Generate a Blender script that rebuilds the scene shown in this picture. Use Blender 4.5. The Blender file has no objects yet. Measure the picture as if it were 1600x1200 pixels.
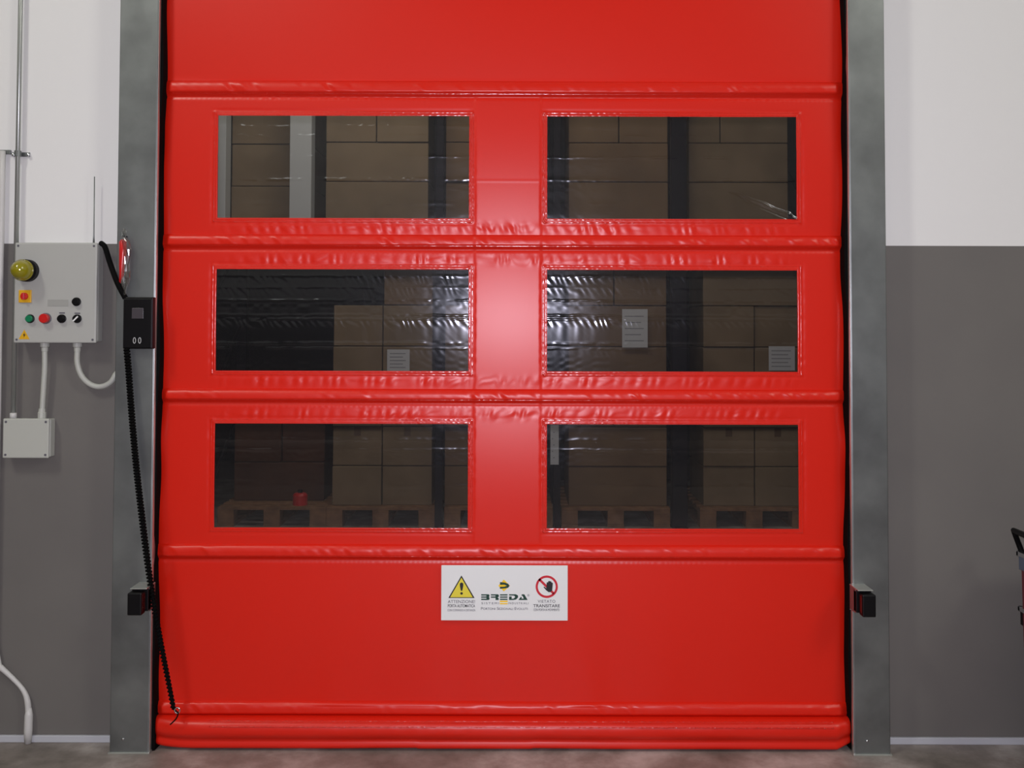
import bpy, bmesh, math, random
import numpy as np
from mathutils import Vector, Matrix

# ------------------------------------------------------------------ scene, camera, light
scn = bpy.context.scene
C = scn.collection
random.seed(7)
rng = np.random.default_rng(11)

F_PX = 1555.0                      # focal length for a 1600 px wide frame
CAM_Y, CAM_H = -3.58, 1.505
PITCH, ROLL, SHIFT = 0.0306, math.radians(0.14), -0.0894
cam_d = bpy.data.cameras.new('camera'); cam = bpy.data.objects.new('camera', cam_d); C.objects.link(cam)
cam_d.sensor_width = 36.0; cam_d.lens = 36.0 * F_PX / 1600.0; cam_d.shift_y = SHIFT
cam_d.clip_start = 0.05; cam_d.clip_end = 100
cam.location = (0, CAM_Y, CAM_H)
_fw = Vector((0, math.cos(PITCH), math.sin(PITCH)))
_up0 = Vector((0, -math.sin(PITCH), math.cos(PITCH))); _rt0 = Vector((1, 0, 0))
_rt = _rt0 * math.cos(ROLL) + _up0 * math.sin(ROLL)
_up = _up0 * math.cos(ROLL) - _rt0 * math.sin(ROLL)
cam.matrix_world = Matrix(((_rt.x, _up.x, -_fw.x, 0), (_rt.y, _up.y, -_fw.y, CAM_Y), (_rt.z, _up.z, -_fw.z, CAM_H), (0, 0, 0, 1)))
scn.camera = cam

scn.view_settings.view_transform = 'Standard'
scn.view_settings.look = 'None'
scn.view_settings.gamma = 1.0
scn.view_settings.use_curve_mapping = False
scn.view_settings.exposure = 0.0

w = bpy.data.worlds.new('world'); scn.world = w; w.use_nodes = True
w.node_tree.nodes['Background'].inputs[0].default_value = (0.85, 0.92, 1.0, 1)
w.node_tree.nodes['Background'].inputs[1].default_value = 0.10


def area(name, loc, target, sx, sy, power, col):
    d = bpy.data.lights.new(name, 'AREA'); d.shape = 'RECTANGLE'; d.size = sx; d.size_y = sy
    d.energy = power; d.color = col
    o = bpy.data.objects.new(name, d); C.objects.link(o); o.location = loc
    o.rotation_euler = (Vector(target) - Vector(loc)).to_track_quat('-Z', 'Y').to_euler()
    return o


# the camera's own flash, right above the lens
area('camera_flash', (-0.01, CAM_Y - 0.01, CAM_H + 0.05), (0, 0, CAM_H), 0.05, 0.03, 62, (0.99, 0.94, 1.10))
# hall ceiling lamps
area('hall_ceiling_lamp', (-3.3, -3.4, 5.6), (0.2, 0, 1.0), 0.6, 1.0, 78, (1.0, 0.985, 0.89))
area('hall_ceiling_lamp', (4.6, -4.6, 5.6), (1.6, -0.5, 0.6), 1.4, 2.0, 125, (1.0, 0.985, 0.89))
area('hall_ceiling_lamp', (-2.6, -7.5, 5.6), (-2.6, -7.5, 0), 1.6, 2.6, 40, (1.0, 0.985, 0.89))
# store room lamp beyond the door
area('store_ceiling_lamp', (-0.6, 2.1, 4.9), (-0.2, 3.8, 1.6), 3.0, 0.4, 42, (1.0, 0.95, 0.86))

# ------------------------------------------------------------------ helpers
_C0 = Vector((0, CAM_Y, CAM_H))


def P(px, py, Y):
    """point of the plane y = Y measured from the photograph's pixel (px, py)"""
    d = _fw + _rt * ((px - 800.0) / F_PX) - _up * ((py - (600.0 + SHIFT * 1600.0)) / F_PX)
    return _C0 + d * ((Y - CAM_Y) / d.y)


def lin(r, g, b):
    def f(c):
        c /= 255.0
        return c / 12.92 if c <= 0.04045 else ((c + 0.055) / 1.055) ** 2.4
    return (f(r), f(g), f(b), 1.0)


def mat(name, col, rough=0.5, metal=0.0, spec=0.5, noise=None, bump=None, coat=0.0, emit=None):
    """noise = (scale, colour2, detail, low, high); bump = (scale, strength, distance)"""
    m = bpy.data.materials.new(name); m.use_nodes = True
    n = m.node_tree.nodes; l = m.node_tree.links; b = n['Principled BSDF']
    b.inputs['Base Color'].default_value = col; b.inputs['Roughness'].default_value = rough
    b.inputs['Metallic'].default_value = metal; b.inputs['Specular IOR Level'].default_value = spec
    b.inputs['Coat Weight'].default_value = coat
    tc = n.new('ShaderNodeNewGeometry')
    if noise:
        t = n.new('ShaderNodeTexNoise'); t.inputs['Scale'].default_value = noise[0]; t.inputs['Detail'].default_value = noise[2]
        l.new(tc.outputs['Position'], t.inputs['Vector'])
        r = n.new('ShaderNodeValToRGB'); r.color_ramp.elements[0].position = noise[3]; r.color_ramp.elements[1].position = noise[4]
        r.color_ramp.elements[0].color = col; r.color_ramp.elements[1].color = noise[1]
        l.new(t.outputs['Fac'], r.inputs['Fac']); l.new(r.outputs['Color'], b.inputs['Base Color'])
    if bump:
        t2 = n.new('ShaderNodeTexNoise'); t2.inputs['Scale'].default_value = bump[0]; t2.inputs['Detail'].default_value = 4
        l.new(tc.outputs['Position'], t2.inputs['Vector'])
        bp = n.new('ShaderNodeBump'); bp.inputs['Strength'].default_value = bump[1]; bp.inputs['Distance'].default_value = bump[2]
        l.new(t2.outputs['Fac'], bp.inputs['Height']); l.new(bp.outputs['Normal'], b.inputs['Normal'])
    if emit:
        b.inputs['Emission Color'].default_value = emit[0]; b.inputs['Emission Strength'].default_value = emit[1]
    return m


M = {}
M['red'] = mat('red_pvc', (0.67, 0.0135, 0.004, 1), 0.34, 0, 0.42, bump=(260, 0.12, 0.0006))
M['zinc'] = mat('galvanized', (0.17, 0.18, 0.18, 1), 0.42, 0.8, 0.5, noise=(5.5, (0.285, 0.305, 0.30, 1), 7, 0.3, 0.72), bump=(90, 0.08, 0.0008))
M['zinc_edge'] = mat('galvanized_edge', (0.60, 0.62, 0.58, 1), 0.35, 0.8)
M['black'] = mat('black_plastic', (0.0025, 0.0022, 0.003, 1), 0.45, 0, 0.22)
M['rubber'] = mat('black_rubber', (0.002, 0.002, 0.002, 1), 0.8, 0, 0.1)
M['steel'] = mat('bright_steel', (0.7, 0.72, 0.75, 1), 0.2, 1.0)
M['box'] = mat('grey_painted_steel', lin(176, 177, 172), 0.38, 0, 0.5)
M['pvcgrey'] = mat('grey_pvc', lin(182, 184, 176), 0.45)
M['pvcwhite'] = mat('white_pvc', lin(204, 203, 200), 0.5)
M['gloss'] = mat('glossy_glint_bead', (0.62, 0.014, 0.006, 1), 0.2, 0, 1.0)
M['conduit'] = mat('conduit_steel', (0.42, 0.44, 0.42, 1), 0.33, 0.7)
M['plate'] = mat('dull_plate', lin(160, 161, 156), 0.3)
M['yellow'] = mat('yellow_plastic', lin(222, 170, 30), 0.4)
M['amber'] = mat('amber_lens', lin(140, 132, 14), 0.12, 0, 0.6, coat=0.5)
M['redp'] = mat('red_plastic', lin(200, 30, 30), 0.3)
M['green'] = mat('green_plastic', lin(20, 120, 80), 0.3)
M['white'] = mat('white_vinyl', lin(230, 232, 230), 0.4)
M['ink'] = mat('black_ink', lin(22, 20, 24), 0.5)
M['inkgrey'] = mat('grey_ink', lin(90, 88, 96), 0.5)
M['inkgreen'] = mat('green_ink', lin(6, 58, 44), 0.5)
M['inkyel'] = mat('yellow_ink', lin(250, 205, 10), 0.5)
M['inkyel2'] = mat('pale_yellow_ink', lin(226, 210, 60), 0.5)
M['inkred'] = mat('red_ink', lin(200, 24, 44), 0.5)
M['lcd'] = mat('dull_screen', lin(70, 66, 70), 0.25)
M['base'] = mat('white_skirting', lin(186, 188, 194), 0.5)
M['carton'] = mat('cardboard', lin(128, 104, 78), 0.85, 0, 0.2, noise=(3.0, lin(112, 90, 68), 3, 0.35, 0.7))
M['carton2'] = mat('pale_cardboard', lin(140, 120, 94), 0.85, 0, 0.2, noise=(3.0, lin(122, 104, 80), 3, 0.35, 0.7))
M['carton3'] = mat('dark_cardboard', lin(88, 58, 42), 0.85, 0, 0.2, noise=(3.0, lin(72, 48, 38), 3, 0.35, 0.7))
M['tape'] = mat('brown_tape', lin(96, 74, 52), 0.35)
M['wood'] = mat('pallet_wood', lin(150, 112, 80), 0.8, 0, 0.2, noise=(14, lin(116, 84, 60), 5, 0.3, 0.7))
M['rack'] = mat('dark_blue_rack_steel', lin(20, 14, 24), 0.6, 0, 0.2)
M['paper'] = mat('white_paper', lin(205, 206, 205), 0.7)
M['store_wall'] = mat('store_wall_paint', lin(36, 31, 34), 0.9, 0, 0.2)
M['store_column'] = mat('column_paint', lin(200, 202, 200), 0.8)
M['print'] = mat('faint_print', lin(150, 150, 152), 0.7)
M['crate'] = mat('dark_red_crate', lin(98, 34, 44), 0.45)
M['crate_rim'] = mat('slate_blue_rim', lin(92, 102, 120), 0.3, 0.2)


def two_tone(name, zb):
    m = mat(name, (1, 1, 1, 1), 0.75, 0, 0.3, bump=(55, 0.10, 0.001))
    n = m.node_tree.nodes; l = m.node_tree.links; b = n['Principled BSDF']
    g = [x for x in n if x.bl_idname == 'ShaderNodeNewGeometry'][0]
    s = n.new('ShaderNodeSeparateXYZ'); l.new(g.outputs['Position'], s.inputs[0])
    t = n.new('ShaderNodeMath'); t.operation = 'GREATER_THAN'; t.inputs[1].default_value = zb; l.new(s.outputs['Z'], t.inputs[0])
    nz = n.new('ShaderNodeTexNoise'); nz.inputs['Scale'].default_value = 2.2; nz.inputs['Detail'].default_value = 6
    l.new(g.outputs['Position'], nz.inputs['Vector'])
    r = n.new('ShaderNodeValToRGB'); r.color_ramp.elements[0].position = 0.3; r.color_ramp.elements[1].position = 0.7
    r.color_ramp.elements[0].color = lin(106, 103, 100); r.color_ramp.elements[1].color = lin(112, 109, 105)
    l.new(nz.outputs['Fac'], r.inputs['Fac'])
    mx = n.new('ShaderNodeMix'); mx.data_type = 'RGBA'
    l.new(t.outputs[0], mx.inputs['Factor']); l.new(r.outputs['Color'], mx.inputs[6]); mx.inputs[7].default_value = lin(229, 229, 227)
    l.new(mx.outputs[2], b.inputs['Base Color'])
    return m


def floor_mat():
    m = mat('concrete_floor', (1, 1, 1, 1), 0.5, 0, 0.5, bump=(38, 0.25, 0.002))
    n = m.node_tree.nodes; l = m.node_tree.links; b = n['Principled BSDF']
    g = [x for x in n if x.bl_idname == 'ShaderNodeNewGeometry'][0]
    a = n.new('ShaderNodeTexNoise'); a.inputs['Scale'].default_value = 3.2; a.inputs['Detail'].default_value = 8; a.inputs['Roughness'].default_value = 0.65
    l.new(g.outputs['Position'], a.inputs['Vector'])
    r = n.new('ShaderNodeValToRGB'); e = r.color_ramp.elements
    e[0].position = 0.34; e[0].color = lin(104, 97, 90); e[1].position = 0.68; e[1].color = lin(184, 176, 170)
    x = e.new(0.5); x.color = lin(138, 129, 122)
    l.new(a.outputs['Fac'], r.inputs['Fac']); l.new(r.outputs['Color'], b.inputs['Base Color'])
    return m


def pane_mat():
    m = bpy.data.materials.new('clear_pvc'); m.use_nodes = True
    n = m.node_tree.nodes; l = m.node_tree.links
    for x in list(n):
        if x.bl_idname == 'ShaderNodeBsdfPrincipled': n.remove(x)
    out = [x for x in n if x.bl_idname == 'ShaderNodeOutputMaterial'][0]
    tr = n.new('ShaderNodeBsdfTransparent'); tr.inputs[0].default_value = (0.80, 0.80, 0.79, 1)
    df = n.new('ShaderNodeBsdfDiffuse'); df.inputs[0].default_value = (0.45, 0.46, 0.5, 1)
    gl = n.new('ShaderNodeBsdfGlossy'); gl.inputs['Roughness'].default_value = 0.13; gl.inputs[0].default_value = (0.88, 0.92, 1.0, 1)
    m1 = n.new('ShaderNodeMixShader'); m1.inputs[0].default_value = 0.014
    l.new(tr.outputs[0], m1.inputs[1]); l.new(df.outputs[0], m1.inputs[2])
    fr = n.new('ShaderNodeFresnel'); fr.inputs['IOR'].default_value = 1.5
    ad = n.new('ShaderNodeMath'); ad.operation = 'ADD'; ad.inputs[1].default_value = 0.02; l.new(fr.outputs[0], ad.inputs[0])
    m2 = n.new('ShaderNodeMixShader'); l.new(ad.outputs[0], m2.inputs[0]); l.new(m1.outputs[0], m2.inputs[1]); l.new(gl.outputs[0], m2.inputs[2])
    l.new(m2.outputs[0], out.inputs[0])
    return m


def film_mat():
    m = bpy.data.materials.new('clear_film'); m.use_nodes = True
    n = m.node_tree.nodes; l = m.node_tree.links; n.remove(n['Principled BSDF'])
    out = [x for x in n if x.bl_idname == 'ShaderNodeOutputMaterial'][0]
    tr = n.new('ShaderNodeBsdfTransparent'); tr.inputs[0].default_value = (0.85, 0.87, 0.88, 1)
    gl = n.new('ShaderNodeBsdfGlossy'); gl.inputs['Roughness'].default_value = 0.12
    mx = n.new('ShaderNodeMixShader'); mx.inputs[0].default_value = 0.26
    l.new(tr.outputs[0], mx.inputs[1]); l.new(gl.outputs[0], mx.inputs[2]); l.new(mx.outputs[0], out.inputs[0])
    return m


M['pane'] = pane_mat(); M['film'] = film_mat(); M['floor'] = floor_mat()


def link_mesh(name, me, m, parent=None, smooth=False):
    o = bpy.data.objects.new(name, me); C.objects.link(o)
    if m is not None and not me.materials: me.materials.append(m)
    if parent is not None:
        r = parent
        off = Vector((0, 0, 0))
        while r is not None:
            off += r.location; r = r.parent
        me.transform(Matrix.Translation(-off)); o.parent = parent
    if smooth:
        me.polygons.foreach_set('use_smooth', [True] * len(me.polygons))
    return o


def obj(name, bm, m, parent=None, smooth=False):
    bmesh.ops.recalc_face_normals(bm, faces=bm.faces)
    me = bpy.data.meshes.new(name); bm.to_mesh(me); bm.free()
    return link_mesh(name, me, m, parent, smooth)


def tag(o, label=None, cat=None, group=None, kind=None):
    if label: o['label'] = label
    if cat: o['category'] = cat
    if group: o['group'] = group
    if kind: o['kind'] = kind
    return o


def thing(name, label, cat, loc, group=None):
    o = bpy.data.objects.new(name, None); C.objects.link(o); o.location = loc; o.empty_display_size = 0.1
    return tag(o, label, cat, group)


def bx(x0, x1, y0, y1, z0, z1, bev=0.0, seg=2, bm=None):
    own = bm is None
    b = bmesh.new()
    vs = [b.verts.new((x, y, z)) for x in (min(x0, x1), max(x0, x1)) for y in (min(y0, y1), max(y0, y1)) for z in (min(z0, z1), max(z0, z1))]
    for f in ((0, 1, 3, 2), (4, 6, 7, 5), (0, 4, 5, 1), (2, 3, 7, 6), (0, 2, 6, 4), (1, 5, 7, 3)):
        b.faces.new([vs[i] for i in f])
    if bev > 0:
        bmesh.ops.recalc_face_normals(b, faces=b.faces)
        bmesh.ops.bevel(b, geom=list(b.edges), offset=bev, segments=seg, profile=0.5, affect='EDGES')
    if own: return b
    me = bpy.data.meshes.new('tmp'); b.to_mesh(me); b.free(); bm.from_mesh(me); bpy.data.meshes.remove(me)
    return bm


def tube(pts, r, n=10, bm=None, caps=True):
    if bm is None: bm = bmesh.new()
    pts = [Vector(p) for p in pts]
    rs = r if isinstance(r, (list, tuple)) else [r] * len(pts)
    prev = None; rings = []
    for i, p in enumerate(pts):
        d = (pts[min(i + 1, len(pts) - 1)] - pts[max(i - 1, 0)]).normalized()
        if prev is None:
            a = Vector((0, 0, 1)) if abs(d.z) < 0.9 else Vector((1, 0, 0))
            u = d.cross(a).normalized()
        else:
            u = (prev - d * prev.dot(d)).normalized()
        prev = u; v = d.cross(u)
        rings.append([bm.verts.new(p + (u * math.cos(2 * math.pi * k / n) + v * math.sin(2 * math.pi * k / n)) * rs[i]) for k in range(n)])
    for a, b in zip(rings, rings[1:]):
        for k in range(n):
            bm.faces.new((a[k], a[(k + 1) % n], b[(k + 1) % n], b[k]))
    if caps:
        bm.faces.new(rings[0][::-1]); bm.faces.new(rings[-1])
    return bm


def spline(pts, k=8):
    pts = [Vector(p) for p in pts]; out = []
    for i in range(len(pts) - 1):
        p0 = pts[max(i - 1, 0)]; p1 = pts[i]; p2 = pts[i + 1]; p3 = pts[min(i + 2, len(pts) - 1)]
        for j in range(k):
            t = j / k
            out.append(0.5 * ((2 * p1) + (p2 - p0) * t + (2 * p0 - 5 * p1 + 4 * p2 - p3) * t * t + (3 * p1 - p0 - 3 * p2 + p3) * t ** 3))
    out.append(pts[-1]); return out


def prism(poly, y0, y1, bm=None):
    """polygon of (x, z) pairs extruded from y0 (front) to y1"""
    if bm is None: bm = bmesh.new()
    a = [bm.verts.new((x, y0, z)) for x, z in poly]; b = [bm.verts.new((x, y1, z)) for x, z in poly]
    bm.faces.new(a); bm.faces.new(b[::-1]); n = len(poly)
    for i in range(n): bm.faces.new((a[i], b[i], b[(i + 1) % n], a[(i + 1) % n]))
    return bm


def disc(c, r, y0, y1, n=28, bm=None):
    return tube([(c.x, y1, c.z), (c.x, y0, c.z)], r, n, bm)


# ------------------------------------------------------------------ setting
WALL = 0.04                                     # wall surface facing the camera (the curtain hangs at y = 0)
ZB = P(1390, 384, WALL).z                       # top of the grey paint
M['wall'] = two_tone('two_tone_wall_paint', ZB)
XL0, XL1 = P(188, 0, -0.06).x, P(248, 0, -0.06).x       # left post
XR0, XR1 = P(1325.5, 0, -0.06).x, P(1381, 0, -0.06).x   # right post
OX0, OX1, OZ = XL1 - 0.04, XR0 + 0.04, 3.05             # opening in the wall

bm = bmesh.new()
bx(-6, OX0, WALL, 0.29, 0, 6, bm=bm); bx(OX1, 6, WALL, 0.29, 0, 6, bm=bm); bx(OX0, OX1, WALL, 0.29, OZ, 6, bm=bm)
tag(obj('wall_back', bm, M['wall']), kind='structure')
tag(obj('floor', bx(-6, 6, -10, 7, -0.1, 0), M['floor']), kind='structure')
tag(obj('wall_left', bx(-6.2, -6, -10, 7, 0, 6), M['wall']), kind='structure')
tag(obj('wall_right', bx(6, 6.2, -10, 7, 0, 6), M['wall']), kind='structure')
tag(obj('wall_rear', bx(-6, 6, -10.2, -10, 0, 6), M['wall']), kind='structure')
tag(obj('ceiling', bx(-6, 6, -10, 0.29, 6.0, 6.2), M['store_column']), kind='structure')
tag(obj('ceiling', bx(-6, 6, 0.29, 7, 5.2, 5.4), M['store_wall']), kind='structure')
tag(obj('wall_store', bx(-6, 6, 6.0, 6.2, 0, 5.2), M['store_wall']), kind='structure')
zbase = 0.024
tag(obj('baseboard_left', bx(-6, XL0 + 0.005, WALL - 0.012, WALL, 0, zbase, 0.002), M['base']), kind='structure')
tag(obj('baseboard_right', bx(XR1 - 0.005, 6, WALL - 0.012, WALL, 0, zbase, 0.002), M['base']), kind='structure')

# ------------------------------------------------------------------ guide posts
def post(x0, x1, inner, label):
    t = thing('guide_post', label, 'post', ((x0 + x1) / 2, -0.06, 0), 'steel guide posts of the roll-up door')
    H = 3.0
    obj('post_body', bx(x0, x1, -0.06, WALL - 0.001, 0.0, H, 0.003), M['zinc'], t)
    s = 1 if inner > 0 else -1
    xe = x1 if s > 0 else x0
    # folded bright lip and the black brush seal deeper in the slot
    tag(obj('folded_lip', bx(xe, xe + s * 0.002, -0.058, -0.040, 0.004, H, 0.0006), M['zinc_edge'], t), 'bright folded steel lip')
    zs = np.linspace(0.0, H, 90)
    b = bmesh.new(); prev = None
    for z in zs:
        wob = 0.006 + 0.004 * math.sin(z * 5.1 + s) + 0.003 * math.sin(z * 13.0 + 2 * s)
        ring = [b.verts.new((xe + s * -0.001, -0.040, z)), b.verts.new((xe + s * wob, -0.036, z)), b.verts.new((xe + s * (wob + 0.003), 0.010, z)), b.verts.new((xe - s * 0.001, 0.012, z))]
        if prev:
            for k in range(4): b.faces.new((prev[k], prev[(k + 1) % 4], ring[(k + 1) % 4], ring[k]))
        else: b.faces.new(ring)
        prev = ring
    b.faces.new(prev[::-1])
    tag(obj('brush_seal', b, M['rubber'], t), 'black brush seal')
    obj('back_channel', bx(xe + s * -0.002, xe + s * 0.055, 0.022, 0.036, 0.0, H), M['rubber'], t)  # black strip added behind the curtain edge so the side gap shows dark
    # base plate weld line and anchor screw
    obj('foot_plate', bx(x0 - 0.004, x1 + 0.004, -0.066, WALL - 0.002, 0.0, 0.005, 0.001), M['zinc_edge'], t)
    c = Vector((x0 + 0.35 * (x1 - x0), -0.06, 0.05))
    obj('screw', tube([(c.x, -0.0595, c.z), (c.x, -0.064, c.z)], [0.005, 0.004], 10), M['steel'], t, True)
    return t


post_l = post(XL0, XL1, +1, 'galvanized steel guide post beside the grey control cabinet, left edge of red door')
post_r = post(XR0, XR1, -1, 'galvanized steel guide post right of the red door, with only a photocell on it')

# ------------------------------------------------------------------ the red curtain
CX = 787
def zc(py): return P(CX, py, 0).z
def xc(px, py): return P(px, py, 0).x

XE0 = XL1 + 0.003; XE1 = XR0 - 0.003
WIN_X = [(xc(342, 180) , xc(733, 260)), (xc(855, 260), xc(1244, 260))]
WIN_Z = [(zc(341.5), zc(182)), (zc(580), zc(421.5)), (zc(825), zc(662.5))]
SEAMS = [(zc(127), zc(150)), (zc(367), zc(388)), (zc(608), zc(628)), (zc(851), zc(873)), (zc(1096), zc(1118))]   # (top, bottom)
ZTOP = 2.98; ZPAD = SEAMS[4][1]
COLX = (xc(741, 500), xc(845, 500))
MM = 0.001
PX = 0.0023


def vnoise(x, seed, n=4096):
    """1-D value noise, smooth"""
    r = np.random.default_rng(seed).uniform(-1, 1, n)
    i = np.floor(x).astype(int); f = x - i; f = f * f * (3 - 2 * f)
    return r[i % n] * (1 - f) + r[(i + 1) % n] * f


def sm(a, b, x):
    t = np.clip((x - a) / (b - a), 0, 1); return t * t * (3 - 2 * t)


def gauss(x, c, s): return np.exp(-((x - c) / s) ** 2)


def dimples(X, Z, zcen, half, seed, amp, slant):
    """gathered fabric: short upright puckers along a welded seam"""
    env = gauss(Z, zcen, half) * sm(WIN_X[0][0] - 0.02, WIN_X[0][0] + 0.10, X) * (1 - sm(WIN_X[1][1] - 0.10, WIN_X[1][1] + 0.02, X))
    u = (X + 0.6 * slant * (Z - zcen)) / 0.040 + 0.55 * vnoise(X / 0.06 + 100, seed + 3)
    ph = np.abs(np.sin(np.pi * u)) ** 1.6 * 1.7 - 0.8 + 0.5 * vnoise(u * 2.0 + 500, seed) + 0.4 * vnoise((Z - zcen) / 0.008 + 6 * vnoise(u + 40, seed + 9) + 90, seed + 5)
    mod = 0.65 + 0.45 * vnoise(X / 0.05 + 300, seed + 1)
    return env * ph * np.clip(mod, 0.1, 1.2) * amp


def height(X, Z):
    """how far the sheet stands out towards the camera, in metres"""
    h = np.zeros_like(X)
    # broad billow and slow ripples
    h += 2.2 * MM * np.sin(X * 2.1 + 0.4) * np.sin(Z * 1.9 + 0.8)
    h += 0.8 * MM * vnoise(X * 3.1 + 40, 5) * vnoise(Z * 2.6 + 70, 6)
    # each section hangs in its own slight bow between two stiffeners
    zs = [ZTOP] + [s[0] for s in SEAMS]
    for k in range(len(zs) - 1):
        zt = ZTOP if k == 0 else SEAMS[k - 1][1]; zb = SEAMS[k][0]
        u = np.clip((Z - zb) / (zt - zb), 0, 1)
        h += 5.0 * MM * np.sin(np.pi * u) * (0.8 if 0 < k < 4 else 0.5)
    # stiffener pockets: rounded top, drop at the lower edge
    for i, (zt, zb) in enumerate(SEAMS):
        u = (zt - Z) / (zt - zb)
        inside = (u > 0) & (u <= 1.0)
        uu = np.clip(u, 0, 1)
        prof = np.where(inside, np.sqrt(np.clip(1 - (1 - np.clip(uu / 0.55, 0, 1)) ** 2, 0, 1)) * (1 - 0.75 * sm(0.74, 1.0, uu)), 0)
        endf = sm(XE0, XE0 + 0.03, X) * (1 - sm(XE1 - 0.03, XE1, X))
        h += 17 * MM * prof * (0.45 + 0.55 * endf)
        # crinkles on the pocket itself
        cr = vnoise((X + 0.9 * (Z - zb)) / 0.022 + 50 * i, 20 + i) * vnoise(X / 0.11 + 9 * i, 30 + i)
        h += np.where(inside, 2.8 * MM * cr * np.sin(np.pi * uu), 0)
        h -= 3 * MM * gauss(Z, zb - 0.006, 0.006)
        # small stitched tick row right under the pocket
        tick = np.sin(2 * np.pi * X / 0.017 + 4 * vnoise(X / 0.05 + 11, 60 + i)) * gauss(Z, zb - 0.016, 0.004)
        h += 0.35 * MM * tick
    # puckers above / below the window rows
    amp = 1.5 * MM
    h += dimples(X, Z, zc(358), 0.018, 101, amp, 0.5)
    h += dimples(X, Z, zc(406), 0.016, 102, amp, 0.15)
    h += dimples(X, Z, zc(596), 0.016, 103, amp, -0.35)
    h += dimples(X, Z, zc(647), 0.016, 104, amp, -0.5)
    h += dimples(X, Z, zc(152), 0.007, 105, 0.5 * amp, 0.2)
    # welded window borders
    for (zb, zt) in WIN_Z:
        for (x0, x1) in WIN_X:
            dx = np.maximum(np.maximum(x0 - X, X - x1), 0); dz = np.maximum(np.maximum(zb - Z, Z - zt), 0)
            d = np.maximum(dx, dz)
            h -= 1.1 * MM * gauss(d, 0.020, 0.0045) * (1 + 0.7 * vnoise(Z / 0.018 + 31, 71) * (dx > dz))
            h += 0.8 * MM * sm(0.018, 0.0, d)
            h += 0.45 * MM * gauss(d, 0.010, 0.006) * vnoise((X + Z) / 0.012 + 900, 72)
            # pulled in at the corners
            for xx in (x0 - 0.012, x1 + 0.012):
                for zz in (zb - 0.012, zt + 0.012):
                    h += 1.6 * MM * np.exp(-(((X - xx) / 0.009) ** 2 + ((Z - zz) / 0.009) ** 2))
    # middle strip: its edges are lapped, its face lies flat
    zmask = sm(SEAMS[3][0] - 0.01, SEAMS[3][0] + 0.01, Z) * (1 - sm(SEAMS[0][1] - 0.01, SEAMS[0][1] + 0.01, Z))
    strip = sm(COLX[0] - 0.002, COLX[0] + 0.002, X) * (1 - sm(COLX[1] - 0.002, COLX[1] + 0.002, X))
    h += 1.6 * MM * strip * zmask
    h += 0.5 * MM * gauss(Z, zc(283), 0.003) * strip
    # hanging folds of the lowest section, fanning down from the sign
    low = sm(SEAMS[3][1], SEAMS[4][0], Z) * 0 + np.clip((SEAMS[3][1] - Z) / (SEAMS[3][1] - SEAMS[4][0]), 0, 1) * (Z > SEAMS[4][0] - 0.01)
    ang = (X - xc(788, 900)) / (zc(640) - Z + 0.05)
    h += 2.2 * MM * low * vnoise(ang * 7 + 60, 81)
    h += 1.2 * MM * low * vnoise(X / 0.09 + 44, 82)
    # top section: faint slanting sag
    h += 1.0 * MM * vnoise((X + 0.5 * Z) / 0.3 + 23, 84) * (Z > SEAMS[0][0])
    # curled side edges
    h -= 9 * MM * (np.exp(-(X - XE0) / 0.016) + np.exp(-(XE1 - X) / 0.016)) * (0.7 + 0.5 * vnoise(Z / 0.12 + 8, 91))
    return h


def lines(lo, hi, step, snaps):
    ks = sorted(set([lo, hi] + [s for s in snaps if lo < s < hi])); out = []
    for a, b in zip(ks, ks[1:]):
        n = max(1, int(round((b - a) / step))); out += list(np.linspace(a, b, n + 1)[:-1])
    return np.array(out + [hi])


def sheet(name, xs, zs, m, parent, hole=True, extra=None, label=None, wob=True):
    X, Z = np.meshgrid(xs, zs); H = height(X, Z)
    if extra is not None: H = H + extra(X, Z)
    Xw = X.copy()
    if wob:   # slightly wavy outer edges
        e0 = 0.004 * vnoise(Z / 0.13 + 12, 92); e1 = 0.003 * vnoise(Z / 0.13 + 77, 93)
        Xw = X + e0 * np.exp(-(X - XE0) / 0.05) + e1 * np.exp(-(XE1 - X) / 0.05)
    nx, nz = len(xs), len(zs)
    co = np.stack([Xw, -H, Z], -1).reshape(-1, 3)
    ii = np.arange(nx * nz).reshape(nz, nx)
    q = np.stack([ii[:-1, :-1], ii[:-1, 1:], ii[1:, 1:], ii[1:, :-1]], -1).reshape(-1, 4)
    if hole:
        cx = ((xs[:-1] + xs[1:]) / 2)[None, :].repeat(nz - 1, 0).reshape(-1); cz = ((zs[:-1] + zs[1:]) / 2)[:, None].repeat(nx - 1, 1).reshape(-1)
        keep = np.ones(len(q), bool)
        for (zb, zt) in WIN_Z:
            for (x0, x1) in WIN_X: keep &= ~((cx > x0) & (cx < x1) & (cz > zb) & (cz < zt))
        q = q[keep]
    me = bpy.data.meshes.new(name)
    me.vertices.add(len(co)); me.vertices.foreach_set('co', co.ravel())
    me.loops.add(q.size); me.loops.foreach_set('vertex_index', q.ravel().astype(np.int32))
    me.polygons.add(len(q)); me.polygons.foreach_set('loop_start', np.arange(0, q.size, 4, dtype=np.int32))
    me.update(calc_edges=True)
    if hole:
        b = bmesh.new(); b.from_mesh(me); bmesh.ops.delete(b, geom=[v for v in b.verts if not v.link_faces], context='VERTS'); b.to_mesh(me); b.free()
    o = link_mesh(name, me, m, parent, True)
    if label: o['label'] = label
    return o


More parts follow.
